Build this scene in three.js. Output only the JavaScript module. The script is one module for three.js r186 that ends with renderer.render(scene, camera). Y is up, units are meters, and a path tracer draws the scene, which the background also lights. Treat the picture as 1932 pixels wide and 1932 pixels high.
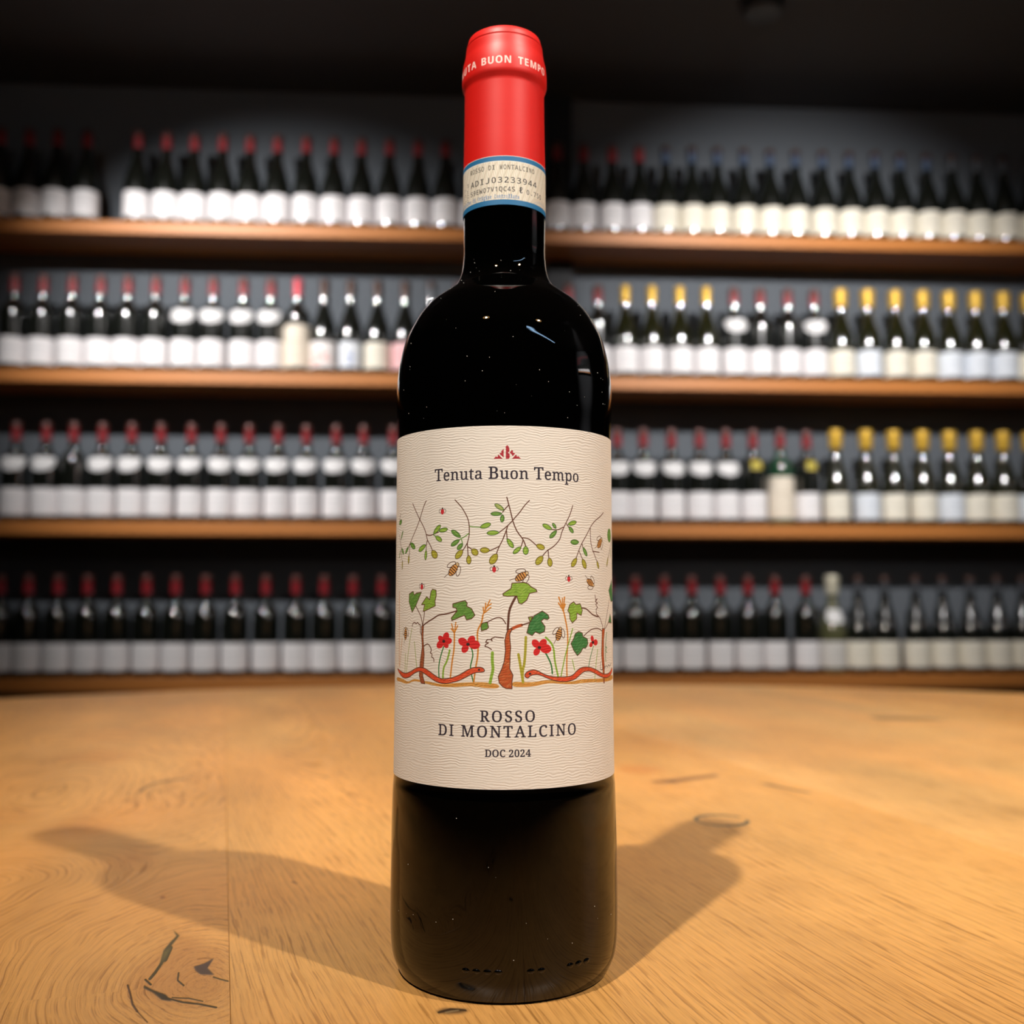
import * as THREE from 'three';
import { mergeGeometries } from 'three/addons/utils/BufferGeometryUtils.js';
import { RectAreaLightUniformsLib } from 'three/addons/lights/RectAreaLightUniformsLib.js';
import { RoundedBoxGeometry } from 'three/addons/geometries/RoundedBoxGeometry.js';

// ---------------------------------------------------------------- camera, exposure, lamps
const scene = new THREE.Scene();
scene.background = new THREE.Color(0x000000);
const TABLE = 0.75, EYE = TABLE + 0.1211;               // heights above the floor, metres
const camera = new THREE.PerspectiveCamera(2 * Math.atan(966 / 1950) * 180 / Math.PI, 1, 0.02, 30);
camera.position.set(0, EYE, 0);
camera.lookAt(0, EYE + 0.0841, -1);
camera.focus = 0.322;
camera.userData.fStop = camera.getFocalLength() / 3.7;   // a 3.7 mm pupil
const renderer = new THREE.WebGLRenderer({ antialias: true });
renderer.toneMapping = THREE.LinearToneMapping;
renderer.toneMappingExposure = 1.0;
renderer.shadowMap.enabled = true;

const WARM = new THREE.Color(1.0, 0.90, 0.78), COOL = new THREE.Color(1.0, 0.97, 0.95);
const LAMPS = [
  // name, label, position, aimed at, colour, candela, half angle, penumbra, gold ring
  ['table_spotlight', 'black ceiling spotlight with gold ring aimed at the bottle from its left', [-0.43, 2.3, 0.47], [0.28, 0.75, -1.14], WARM, 14, 0.49, 1.0, true],
  ['table_spotlight', 'black ceiling spotlight with gold ring aimed at the bottle from its right', [0.885, 2.3, 0.40], [0.18, 0.75, -1.08], WARM, 15.6, 0.475, 1.0, true],
  ['wall_spotlight', 'black spotlight on the ceiling lighting the left half of the bottle shelves', [-1.1, 2.36, -1.7], [-0.74, 1.52, -3.2], COOL, 14.5, 0.58, 1.0, false],
  ['wall_spotlight', 'black spotlight on the ceiling lighting the right half of the bottle shelves', [0.78, 2.35, -1.45], [0.92, 1.54, -3.35], COOL, 17.6, 0.54, 0.95, false],
  ['side_spotlight', 'black spotlight on the ceiling lighting the short shelf of the side wall', [1.5, 2.42, -0.45], [3.1, 2.06, -0.62], COOL, 110, 0.4, 0.6, false],
];

// ---------------------------------------------------------------- helpers
let seed = 7;
const rnd = () => { seed = (seed * 1664525 + 1013904223) % 4294967296; return seed / 4294967296; };
const used = new Map();
function numbered(n) { const k = used.get(n) ?? 0; used.set(n, k + 1); return k ? n + '_' + String(k).padStart(3, '0') : n; }
function tag(o, label, category, group, kind) {
  if (label) o.userData.label = label;
  if (category) o.userData.category = category;
  if (group) o.userData.group = group;
  if (kind) o.userData.kind = kind;
  return o;
}
function shade(o) { o.castShadow = true; o.receiveShadow = true; return o; }
function mesh(name, geometry, material, parent) { const m = shade(new THREE.Mesh(geometry, material)); m.name = parent === scene ? numbered(name) : name; parent.add(m); return m; }
function part(name, geometry, material, parent) {
  const n = parent.children.filter((c) => c.name === name || c.name.startsWith(name + '_0')).length;
  const m = shade(new THREE.Mesh(geometry, material)); m.name = n ? name + '_' + String(n).padStart(3, '0') : name; parent.add(m); return m;
}
function thing(name, x, y, z, turn = 0) { const g = new THREE.Group(); g.name = numbered(name); g.position.set(x, y, z); g.rotation.y = turn; scene.add(g); return g; }
const std = (o) => new THREE.MeshPhysicalMaterial(o);
const lin = (r, g, b) => new THREE.Color().setRGB(r, g, b);

// the shelf wall stands 3.1 m away, turned by 3.73 degrees: u runs along it, w behind the shelves' front edge
const PSI = 3.73 * Math.PI / 180, FRONT = 3.097, CP = Math.cos(PSI), SP = Math.sin(PSI);
const wallPoint = (u, y, w) => [u * CP - w * SP, y, -(FRONT + u * SP + w * CP)];

// surfaces of revolution: points [radius, height], u round the axis (0.5 faces the camera), v by length along the outline
function lathe(points, segments = 24, from = -Math.PI, sweep = 2 * Math.PI) {
  const g = new THREE.LatheGeometry(points.map(([r, h]) => new THREE.Vector2(r, h)), segments, from, sweep);
  const n = points.length, at = [0];
  for (let i = 1; i < n; i++) at.push(at[i - 1] + Math.hypot(points[i][0] - points[i - 1][0], points[i][1] - points[i - 1][1]));
  const uv = g.attributes.uv;
  for (let i = 0; i < uv.count; i++) uv.setY(i, at[i % n] / at[n - 1]);
  g.userData = { at };
  return g;
}
function smooth(points, count) {
  const c = new THREE.CatmullRomCurve3(points.map(([r, h]) => new THREE.Vector3(r, h, 0)), false, 'centripetal');
  return c.getPoints(count).map((p) => [Math.max(0, p.x), p.y]);
}

// value noise on a lattice, fast enough for a few million texels
const LAT = new Float32Array(65536);
for (let i = 0; i < 65536; i++) LAT[i] = rnd();
function noise(x, y) {
  const ix = Math.floor(x), iy = Math.floor(y); let fx = x - ix, fy = y - iy;
  fx = fx * fx * (3 - 2 * fx); fy = fy * fy * (3 - 2 * fy);
  const a = ((iy & 255) << 8), b = (((iy + 1) & 255) << 8), c = ix & 255, d = (ix + 1) & 255;
  const p = LAT[a | c], q = LAT[a | d], r = LAT[b | c], s = LAT[b | d];
  return p + (q - p) * fx + (r - p + (p - q - r + s) * fx) * fy;
}
const clamp01 = (x) => (x < 0 ? 0 : x > 1 ? 1 : x), step = (a, b, x) => { const k = clamp01((x - a) / (b - a)); return k * k * (3 - 2 * k); };
function canvas(w, h) { const c = document.createElement('canvas'); c.width = w; c.height = h; return [c, c.getContext('2d')]; }
function canvasTexture(c, wrap = THREE.ClampToEdgeWrapping) {
  const t = new THREE.CanvasTexture(c); t.colorSpace = THREE.SRGBColorSpace; t.wrapS = t.wrapT = wrap; t.magFilter = THREE.LinearFilter; t.anisotropy = 8; return t;
}

// ---------------------------------------------------------------- the room
const wallMat = std({ color: lin(0.105, 0.118, 0.135), roughness: 0.85 });
const darkMat = std({ color: lin(0.022, 0.023, 0.026), roughness: 0.9 });
const ceilMat = std({ color: lin(0.062, 0.063, 0.068), roughness: 0.95 });
function roomBox(name, u0, u1, y0, y1, w0, w1, m) {
  const b = mesh(name, new THREE.BoxGeometry(u1 - u0, y1 - y0, w1 - w0), m, scene);
  b.position.set(...wallPoint((u0 + u1) / 2, (y0 + y1) / 2, (w0 + w1) / 2)); b.rotation.y = PSI;
  tag(b, null, null, null, 'structure');
  return b;
}
const CEIL = 2.52, BACK = 0.2;
const floorMat = std({ color: lin(0.03, 0.027, 0.025), roughness: 0.6 });
roomBox('floor', -3.4, 3.4, -0.1, 0, -6.4, BACK + 0.15, floorMat);
roomBox('ceiling', -3.4, 3.4, CEIL, CEIL + 0.12, -6.4, BACK + 0.15, ceilMat);
roomBox('wall_back', -3.4, 3.4, 0, CEIL, BACK, BACK + 0.15, wallMat);
roomBox('wall_left', -3.4, -3.25, 0, CEIL, -6.25, BACK, darkMat);
roomBox('wall_right', 3.25, 3.4, 0, CEIL, -6.25, BACK, darkMat);
roomBox('wall_front', -3.4, 3.4, 0, CEIL, -6.4, -6.25, darkMat);

// ---------------------------------------------------------------- shelves
const ROWS = [EYE + 1.133, EYE + 0.678, EYE + 0.226, EYE - 0.229], ROWNAME = ['top shelf', 'second shelf', 'third shelf', 'bottom shelf'];
function boardTexture() {
  const W = 1024, H = 128, d = new Uint8Array(W * H * 4);
  for (let y = 0; y < H; y++) for (let x = 0; x < W; x++) {
    const n = noise(x * 0.012, y * 0.22) * 0.6 + noise(x * 0.05, y * 0.8 + 40) * 0.4, k = 0.86 + 0.22 * n, i = (y * W + x) * 4;
    d[i] = 190 * k; d[i + 1] = 119 * k; d[i + 2] = 54 * k; d[i + 3] = 255;
  }
  const t = new THREE.DataTexture(d, W, H); t.colorSpace = THREE.SRGBColorSpace; t.wrapS = t.wrapT = THREE.RepeatWrapping; t.magFilter = THREE.LinearFilter; t.repeat.set(1, 1); t.needsUpdate = true; return t;
}
const shelfMat = std({ map: boardTexture(), roughness: 0.5 });
const bracketMat = std({ color: lin(0.012, 0.012, 0.014), roughness: 0.6, metalness: 0.4 });
const SHELFLABEL = ['highest oak wall shelf, its dark underside showing below the front edge', 'second oak wall shelf from the top, under gold-capped and red-capped bottles',
  'third oak wall shelf from the top, passing behind the illustrated label', 'lowest oak wall shelf, half hidden by the round table\'s far edge'];
ROWS.forEach((y, k) => {
  const s = thing('wall_shelf', ...wallPoint(0, y - 0.039, BACK / 2), PSI);
  const b = part('board', new RoundedBoxGeometry(6.2, 0.039, BACK, 2, 0.003), shelfMat, s); b.position.y = 0.0195;
  tag(s, SHELFLABEL[k], 'shelf', 'oak wall shelves');
});
{ // the dark upright between the two bays
  const p = thing('shelf_upright', ...wallPoint(0.165, 0, BACK - 0.02), PSI);
  for (const [a, b] of [[0, ROWS[3] - 0.039], [ROWS[3], ROWS[2] - 0.039], [ROWS[2], ROWS[1] - 0.039], [ROWS[1], ROWS[0] - 0.039], [ROWS[0], CEIL]]) {
    const q = part('post', new THREE.BoxGeometry(0.085, b - a - 0.001, 0.038), bracketMat, p); q.position.y = (a + b) / 2;
  }
  tag(p, 'black upright against the wall between the left and right shelf bays', 'upright');
}

// ---------------------------------------------------------------- bottles on the shelves
const glassDark = std({ color: lin(0.006, 0.007, 0.005), roughness: 0.13, ior: 2.4 });
const glassOlive = std({ color: lin(0.012, 0.0125, 0.003), roughness: 0.13, ior: 2.4 });
const glassGreen = std({ color: lin(0.006, 0.05, 0.02), roughness: 0.13, ior: 2.4 });
const glassClear = std({ color: lin(0.10, 0.10, 0.045), roughness: 0.13, ior: 2.4 });
const foil = (r, g, b, m = 0.25) => std({ color: lin(r, g, b), roughness: 0.38, metalness: m });
const redPrint = (() => { const [c, g] = canvas(64, 128); g.fillStyle = '#7d1019'; g.fillRect(0, 0, 64, 128); g.fillStyle = 'rgba(214,170,178,0.42)'; for (let k = 0; k < 26; k++) g.fillRect(rnd() * 60, 84 + rnd() * 30, 5 + rnd() * 9, 5); return canvasTexture(c); })();
const CAPS = { red: std({ map: redPrint, roughness: 0.42 }), gold: foil(0.66, 0.40, 0.045, 0.3), blue: foil(0.05, 0.075, 0.13), grey: foil(0.06, 0.065, 0.075), brown: foil(0.05, 0.02, 0.012), cream: foil(0.62, 0.58, 0.45), pink: foil(0.5, 0.06, 0.08) };
const corkTop = foil(0.10, 0.035, 0.028);
function labelTexture(base, ink, style) {
  const [c, g] = canvas(256, 256);
  g.fillStyle = base; g.fillRect(0, 0, 256, 256);
  g.fillStyle = ink; g.globalAlpha = 0.35;
  if (style === 'lines') { for (const [y, w, h] of [[50, 60, 4], [96, 90, 9], [120, 70, 5], [160, 80, 3], [176, 66, 3], [205, 50, 4]]) g.fillRect(128 - w / 2, y, w, h); }
  if (style === 'sketch') { g.lineWidth = 5; g.strokeStyle = ink; for (let k = 0; k < 46; k++) { g.beginPath(); const x = 80 + rnd() * 96, y = 70 + rnd() * 130; g.moveTo(x, y); g.quadraticCurveTo(x + 30 * (rnd() - 0.5), y + 40 * (rnd() - 0.5), x + 50 * (rnd() - 0.5), y + 50 * (rnd() - 0.5)); g.stroke(); } }
  if (style === 'swirl') { for (let k = 0; k < 18; k++) { g.beginPath(); g.ellipse(85 + rnd() * 86, 110 + rnd() * 110, 6 + rnd() * 16, 5 + rnd() * 12, rnd() * 3, 0, 7); g.fill(); } }
  g.globalAlpha = 1;
  return canvasTexture(c);
}
const paper = (base, ink, style = 'lines') => std({ map: labelTexture(base, ink, style), roughness: 0.7, side: THREE.DoubleSide });
const PAPER = { white: paper('#efeced', '#8a8a8a'), cream: paper('#ece6d6', '#8a7a66'), blue: paper('#e0e6ee', '#7d8794'), tall: paper('#e6dac8', '#9a8a70'), rosy: paper('#efe9e6', '#d64a3c', 'swirl'), cool: paper('#e4e8ee', '#4a62a0', 'swirl'), pink: paper('#eec0c2', '#c8303c', 'sketch'), grey: paper('#d9d5cf', '#777777') };
const SHOULDERED = smooth([[0.0001, 0.001], [0.030, 0.001], [0.0360, 0.004], [0.0384, 0.010], [0.0394, 0.018], [0.0398, 0.03], [0.0398, 0.09], [0.0398, 0.165], [0.0392, 0.178], [0.0362, 0.191], [0.0280, 0.203], [0.0190, 0.213], [0.0155, 0.222], [0.0144, 0.232], [0.0141, 0.25], [0.0140, 0.296]], 44);
const SLOPING = smooth([[0.0001, 0.001], [0.030, 0.001], [0.0360, 0.004], [0.0384, 0.010], [0.0395, 0.018], [0.0400, 0.03], [0.0400, 0.07], [0.0400, 0.12], [0.0390, 0.134], [0.0362, 0.150], [0.0300, 0.172], [0.0225, 0.195], [0.0174, 0.213], [0.0152, 0.225], [0.0144, 0.24], [0.0141, 0.296]], 44);
const CAPSULE = [[0.0156, 0.244], [0.0152, 0.247], [0.0150, 0.278], [0.0152, 0.2815]], CROWN = [[0.0150, 0.2812], [0.0165, 0.2825], [0.0165, 0.2885], [0.0153, 0.2905], [0.0150, 0.298], [0.0140, 0.2995]];
const LONGCAP = [[0.0180, 0.242], [0.0198, 0.247], [0.0208, 0.262], [0.0215, 0.279], [0.0222, 0.283]], LONGCROWN = [[0.0222, 0.2828], [0.0226, 0.2885], [0.0220, 0.297], [0.0195, 0.3015]];
const capTop = (p) => { const [r, h] = p[p.length - 1]; return [...p, [r * 0.9, h + 0.0006], [0.0001, h + 0.001]]; };
const G = {
  shouldered: lathe(SHOULDERED, 28), sloping: lathe(SLOPING, 28), capsule: lathe(CAPSULE, 24), longcap: lathe(LONGCAP, 24), top: lathe(capTop(CROWN), 24), longtop: lathe(capTop(LONGCROWN), 24),
  label: lathe([[0.0402, 0.02], [0.0402, 0.1]], 28, -1.9, 3.8), slopelabel: lathe([[0.0404, 0.02], [0.0404, 0.1]], 28, -1.9, 3.8), tall: lathe([[0.0402, 0.02], [0.0402, 0.15]], 28, -1.9, 3.8),
  cone: lathe([[0.0404, 0.02], [0.0404, 0.062], [0.0402, 0.1]], 28, -0.9, 1.8),
};
// a paper collar on the shoulder: wide above, tapering to a tongue below
function onProfile(profile, h) { for (let i = 1; i < profile.length; i++) if (profile[i][1] >= h && profile[i - 1][1] < h) { const k = (h - profile[i - 1][1]) / (profile[i][1] - profile[i - 1][1]); return profile[i - 1][0] + (profile[i][0] - profile[i - 1][0]) * k; } return 0.02; }
function collar(profile, h0, h1, wide, narrow) {
  const N = 10, M = 14, pos = [], uv = [], idx = [];
  for (let j = 0; j <= N; j++) for (let i = 0; i <= M; i++) {
    const k = j / N, h = h0 + (h1 - h0) * k, a = narrow + (wide - narrow) * Math.sqrt(1 - (1 - k) * (1 - k)), th = a * (2 * i / M - 1), r = onProfile(profile, h) + 0.0007;
    pos.push(r * Math.sin(th), h + 0.0004, r * Math.cos(th)); uv.push(i / M, k);
    if (j < N && i < M) { const p = j * (M + 1) + i; idx.push(p, p + 1, p + M + 2, p, p + M + 2, p + M + 1); }
  }
  const g = new THREE.BufferGeometry(); g.setAttribute('position', new THREE.Float32BufferAttribute(pos, 3)); g.setAttribute('uv', new THREE.Float32BufferAttribute(uv, 2)); g.setIndex(idx); g.computeVertexNormals(); return g;
}
G.collar = collar(SHOULDERED, 0.150, 0.192, 1.18, 0.12);
G.seal = collar(SHOULDERED, 0.172, 0.199, 0.42, 0.42);
G.slopecollar = collar(SLOPING, 0.155, 0.196, 1.2, 0.5);
const collarPaper = std({ color: lin(0.80, 0.79, 0.79), roughness: 0.7, side: THREE.DoubleSide }), sealPaper = std({ color: lin(0.5, 0.4, 0.05), roughness: 0.6, side: THREE.DoubleSide });

// kinds: outline, glass, capsule colour, long capsule, label, extra, words
const KIND = {
  a: ['sloping', glassDark, 'red', false, 'white', null, 'dark sloping bottle with red cap and white label', 'red-capped sloping bottles'],
  b: ['sloping', glassDark, 'blue', false, 'cream', null, 'sloping bottle with blue cap and cream label', 'blue-capped sloping bottles'],
  k: ['sloping', glassDark, 'grey', false, 'cream', null, 'dark sloping bottle with grey cap and cream label', 'grey-capped sloping bottles'],
  r: ['shouldered', glassDark, 'red', false, 'white', null, 'dark bottle with red cap and plain white label', 'red-capped bottles'],
  c: ['shouldered', glassDark, 'red', false, 'white', 'collar', 'red-capped bottle with white shoulder paper', 'red-capped bottles with shoulder papers'],
  y: ['shouldered', glassDark, 'red', false, 'white', 'seal', 'red-capped bottle with small yellow neck seal', 'red-capped bottles with yellow seals'],
  t: ['shouldered', glassDark, 'pink', false, 'tall', null, 'bottle with pinkish cap and tall cream label', ''],
  p: ['sloping', glassDark, 'brown', false, 'rosy', null, 'brown-capped bottle with reddish pattern on white label', ''],
  q: ['sloping', glassDark, 'brown', false, 'cool', 'cone', 'brown-capped bottle with narrow blue-patterned white label', ''],
  s: ['sloping', glassDark, 'brown', false, 'cream', null, 'brown-capped bottle with plain cream label', ''],
  v: ['sloping', glassDark, 'brown', false, 'pink', null, 'brown-capped bottle with pink and red label', ''],
  d: ['shouldered', glassDark, 'grey', false, 'white', null, 'dark grey-capped bottle', ''],
  g: ['sloping', glassOlive, 'gold', false, 'white', null, 'olive bottle with short gold cap and white label', 'gold-capped olive bottles'],
  w: ['sloping', glassOlive, 'gold', true, 'cream', null, 'olive bottle with wide gold cap and cream label', 'wide gold-capped olive bottles'],
  x: ['sloping', glassOlive, 'gold', true, 'blue', null, 'olive bottle with wide gold cap and bluish label', 'wide gold-capped olive bottles'],
  e: ['shouldered', glassGreen, 'red', false, 'tall', null, 'green glass bottle with red cap and tall cream label', ''],
  m: ['sloping', glassClear, 'cream', true, 'grey', 'slopecollar', 'pale bottle with cream cap and cream shoulder paper', ''],
  h: ['shouldered', glassDark, 'red', false, 'white', null, '', ''],
};
const prototypes = new Map();
function prototype(code) {
  if (prototypes.has(code)) return prototypes.get(code).clone();
  const [shape, glass, cap, long, lab, extra] = KIND[code], o = new THREE.Group();
  part('glass_body', G[shape], glass, o);
  part('capsule', long ? G.longcap : G.capsule, CAPS[cap], o);
  part('capsule_top', long ? G.longtop : G.top, cap === 'red' ? corkTop : cap === 'blue' || cap === 'grey' ? CAPS.brown : CAPS[cap], o);
  if (extra === 'cone') part('label', G.cone, PAPER[lab], o);
  else part('label', lab === 'tall' ? G.tall : shape === 'sloping' ? G.slopelabel : G.label, PAPER[lab], o);
  if (extra === 'collar') part('shoulder_label', G.collar, collarPaper, o);
  if (extra === 'slopecollar') part('shoulder_label', G.slopecollar, collarPaper, o);
  if (extra === 'seal') part('neck_seal', G.seal, sealPaper, o);
  prototypes.set(code, o);
  return o;
}
const ORD = ['', 'first', 'second', 'third', 'fourth', 'fifth', 'sixth', 'seventh', 'eighth', 'ninth', 'tenth', 'eleventh', 'twelfth', 'thirteenth', 'fourteenth', 'fifteenth', 'sixteenth', 'seventeenth', 'eighteenth', 'nineteenth', 'twentieth'];
// places along the wall in millimetres, left and right of the big bottle, with the kinds in the same order
const STOCK = [
  [[-1559, -1475, -1390, -1302, -1148, -1062, -979, -892, -809, -725, -636, -551, -466, -379, -291, -205], 'aaaaaaaaaaaaaaaa', [147, 231, 322, 408, 493, 577, 659, 745, 831, 914, 1003, 1090, 1174, 1260, 1347, 1430, 1515, 1604, 1690], 'aaaabbbbbbbbbbbkkkk', 3],
  [[-1500, -1417, -1330, -1247, -1165, -1082, -995, -910, -820, -736, -655, -574, -493, -411, -327, -246], 'rrrrrrcccctpqsvd', [181, 273, 359, 443, 531, 616, 705, 790, 878, 964, 1050, 1137, 1229, 1318, 1406, 1492, 1582, 1667], 'rrggggcrrcwxwwxxxw', 4],
  [[-1479, -1391, -1310, -1227, -1140, -1054, -964, -876, -793, -706, -621, -531, -448, -359], 'ccrccccccccccc', [330, 411, 500, 587, 671, 757, 844, 929, 1021, 1118, 1209, 1301, 1391, 1478, 1565, 1651], 'cccccyeywxwwxwwx', 7],
  [[-1507, -1425, -1340, -1254, -1170, -1083, -998, -910, -823, -733, -644, -560, -474, -388], 'rrrrrrrrrrrrrr', [383, 471, 557, 646, 733, 817, 914, 997, 1081, 1166, 1263, 1352, 1438, 1526, 1610], 'rrrrrrrmkkkkkkk', 8],
];
function shelve(code, u, row, label, group) {
  const o = prototype(code); o.name = numbered('wine_bottle'); scene.add(o);
  o.position.set(...wallPoint(u / 1000, ROWS[row], 0.054 + 0.006 * (rnd() - 0.5))); o.rotation.y = PSI + 0.25 * (rnd() - 0.5);
  tag(o, label, 'bottle', group);
}
STOCK.forEach(([left, lk, right, rk, hidden], row) => {
  const where = ROWNAME[row], say = (code, k, side) => KIND[code][6] + ', ' + (k > 1 ? ORD[k] + ' from the ' + side : side + 'most') + ', ' + where;
  left.forEach((u, i) => shelve(lk[i], u, row, say(lk[i], i + 1, 'left'), KIND[lk[i]][7] ? KIND[lk[i]][7] + ' on the ' + where : null));
  right.forEach((u, i) => shelve(rk[i], u, row, say(rk[i], right.length - i, 'right'), KIND[rk[i]][7] ? KIND[rk[i]][7] + ' on the ' + where : null));
  const a = left[left.length - 1], b = right[0];
  for (let k = 1; k <= hidden; k++) shelve('h', a + (b - a) * k / (hidden + 1), row, 'red-capped bottle hidden behind the big bottle on the ' + where, 'bottles hidden by the big bottle on the ' + where);
});

// ---------------------------------------------------------------- the round oak table
const TC = [0.073, -0.3], TR = 1.2, BETA = 15.6 * Math.PI / 180, CB = Math.cos(BETA), SB = Math.sin(BETA);
// plank axes: s across the planks, q along them (away from the camera, to the left)
const toS = (x, f) => x * CB + f * SB, toQ = (x, f) => -x * SB + f * CB;
const table = thing('round_table', TC[0], 0, TC[1]);
tag(table, 'round oak table with wide planks, knots and cracks under the big bottle', 'table');
const Q0 = 0.25, Q1 = 1.15;
// colour of one plank: rings is the growth-ring coordinate in metres at (s, q); pores are short dark dashes lying along the rings
function plankTexture(W, H, s0, s1, field, tone, overlay) {
  const [c, g] = canvas(W, H), im = g.createImageData(W, H), d = im.data;
  for (let y = 0; y < H; y++) {
    const q = Q1 - (Q1 - Q0) * (y + 0.5) / H;
    for (let x = 0; x < W; x++) {
      const s = s0 + (s1 - s0) * (x + 0.5) / W, f = field(s, q), r = f[0], along = f[1];
      const ring = r - Math.floor(r), early = Math.exp(-ring * 3.4) + 0.25 * step(0.85, 1, ring);
      const pore = step(0.52, 0.78, noise(r * 9.5 + 13, along * 80)) * (0.35 + 0.65 * early) * (0.4 + 0.6 * noise(r * 0.7, along * 9 + 5));
      const fine = noise(r * 21 + 7, along * 260) - 0.5, broad = noise(s * 16 + 3, q * 6 + 9) - 0.5, patch = noise(s * 55 + 31, q * 30) - 0.5;
      const k = 1 - 0.27 * pore - 0.07 * early + 0.07 * fine + 0.15 * broad + 0.06 * patch, red = 1 + 0.05 * (noise(s * 22 + 60, q * 11) - 0.5), i = (y * W + x) * 4;
      d[i] = Math.min(255, tone[0] * k * red); d[i + 1] = Math.min(255, tone[1] * (k - 0.05 * pore)); d[i + 2] = Math.min(255, tone[2] * (k - 0.12 * pore) / red); d[i + 3] = 255;
    }
  }
  g.putImageData(im, 0, 0);
  const X = (s) => (s / 1000 - s0) / (s1 - s0) * W, Y = (q) => (Q1 - q / 1000) / (Q1 - Q0) * H;
  const blob = (col, pts, soft = 0) => { g.filter = soft ? 'blur(' + soft + 'px)' : 'none'; g.fillStyle = col; g.beginPath(); pts.forEach(([s, q], i) => (i ? g.lineTo(X(s), Y(q)) : g.moveTo(X(s), Y(q)))); g.closePath(); g.fill(); g.filter = 'none'; };
  const line = (col, w, pts) => { g.strokeStyle = col; g.lineWidth = w * W / (s1 - s0) / 1000; g.lineCap = 'round'; g.beginPath(); pts.forEach(([s, q], i) => (i ? g.lineTo(X(s), Y(q)) : g.moveTo(X(s), Y(q)))); g.stroke(); };
  overlay?.(blob, line, g, X, Y);
  const t = canvasTexture(c, THREE.MirroredRepeatWrapping);
  t.repeat.set(1 / (s1 - s0), 1 / (Q1 - Q0)); t.offset.set(-s0 / (s1 - s0), -Q0 / (Q1 - Q0));
  return t;
}
const TONE = [214, 160, 92];
// plank with the big knot: rings run round the knot near the camera and open into cathedral curves further back
function knotField(s, q) {
  const ds = s + 0.004, dq = q - 0.352, near = Math.exp(-(ds * ds * 90 + dq * dq * 60));
  const wob = (noise(s * 26 + 5, q * 17) - 0.5) * 0.016 + (noise(s * 90, q * 60) - 0.5) * 0.0035;
  const d1 = Math.hypot(ds * 1.0, dq * 0.42), d2 = Math.hypot((s + 0.10) * 1.0, (q - 0.72) * 0.34);
  const a = step(0.44, 0.62, q + (noise(s * 12, q * 7) - 0.5) * 0.1), r = d1 * (1 - a) + (d2 * 0.9 + 0.03) * a + wob;
  const along = (Math.atan2(dq * 0.42, ds) * 0.09) * (1 - a) + q * a;
  return [r / (0.0028 + 0.004 * a), along + near * 0];
}
function straightField(s, q) {
  const wob = (noise(s * 9 + 50, q * 3.2) - 0.5) * 0.045 + (noise(s * 40 + 9, q * 14) - 0.5) * 0.006 + (noise(s * 140, q * 70) - 0.5) * 0.0012;
  const flat = Math.exp(-((s - 0.045) * (s - 0.045)) / 0.0016) * 0.085 * (q - 0.36) + Math.exp(-((s - 0.3) ** 2) / 0.002) * 0.05 * (q - 0.7);
  return [(s + wob * 0.5 + flat) / 0.0036, q];
}
const farField = (s, q) => [(s + (noise(s * 9 + 150, q * 3) - 0.5) * 0.05 + (noise(s * 50, q * 20) - 0.5) * 0.004) / 0.0042, q];
const texA = plankTexture(2048, 2048, -0.355, 0.005, knotField, [216, 158, 90], (blob, line) => {
  blob('rgba(120,70,30,0.25)', [[-24, 372], [-10, 405], [4, 380], [4, 340], [-14, 334], [-26, 350]], 14);
  blob('rgba(70,62,34,0.95)', [[-14.6, 410], [-12.2, 403], [-14.6, 392], [-15.0, 383], [-17.2, 373], [-19.4, 361], [-17.4, 373], [-16.9, 388], [-14.9, 397], [-13.2, 403]], 1);
  line('rgba(70,62,38,0.95)', 1.0, [[-15.4, 386], [-17.0, 374], [-18.4, 366], [-19.6, 361]]); line('rgba(70,62,38,0.95)', 1.7, [[-14.8, 390], [-16.0, 378]]);
  blob('rgba(112,102,58,0.9)', [[-14.4, 392], [-15.6, 382], [-17.0, 374], [-16.6, 386]], 2);
  blob('rgba(52,46,30,0.96)', [[-21, 355.5], [-18, 350.5], [-14, 345.5], [-12, 339.5], [-15, 341.5], [-18, 348.5], [-21, 353]], 1);
  line('rgba(62,52,32,0.95)', 0.55, [[-13, 342], [-9, 338], [-4, 335], [1, 331]]); line('rgba(62,52,32,0.85)', 0.4, [[-12, 342.5], [-7, 340.5], [-3, 337]]);
  line('rgba(62,52,32,0.95)', 0.6, [[-21, 360.5], [-19, 355.5]]);
  line('rgba(74,52,36,0.9)', 0.55, [[-26, 357], [-24.6, 349], [-23.2, 340], [-21.4, 334]]); line('rgba(74,52,36,0.8)', 0.3, [[-21.4, 334], [-18, 325]]);
  blob('rgba(74,60,50,0.97)', [[-6.4, 368.6], [-3, 371], [0, 375.5], [-2, 366], [0.2, 359], [-4, 360.5], [-5.6, 364]], 1);
  line('rgba(80,66,40,0.95)', 0.5, [[0, 357], [2, 354.6], [4.5, 352]]); line('rgba(66,56,38,0.95)', 0.5, [[-11, 364], [-11, 357], [-9, 352]]);
  line('rgba(70,66,60,0.75)', 1.6, [[-47, 703], [-45, 718], [-40, 733], [-30, 742], [-22, 744]]); line('rgba(90,80,60,0.4)', 1.0, [[-42, 690], [-38, 715]]);
  blob('rgba(120,60,20,0.8)', [[-22, 455], [-20.4, 457], [-19.6, 455], [-21, 454]], 1);
  for (const [a, b, w] of [[-118, 640, 26], [-150, 560, 30], [-70, 600, 22], [-40, 520, 18], [-190, 760, 40], [-90, 860, 34]]) blob('rgba(178,104,44,0.22)', [[a - w, b], [a, b + w * 1.5], [a + w, b + 6], [a + w * 0.3, b - w]], 26);
});
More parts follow.
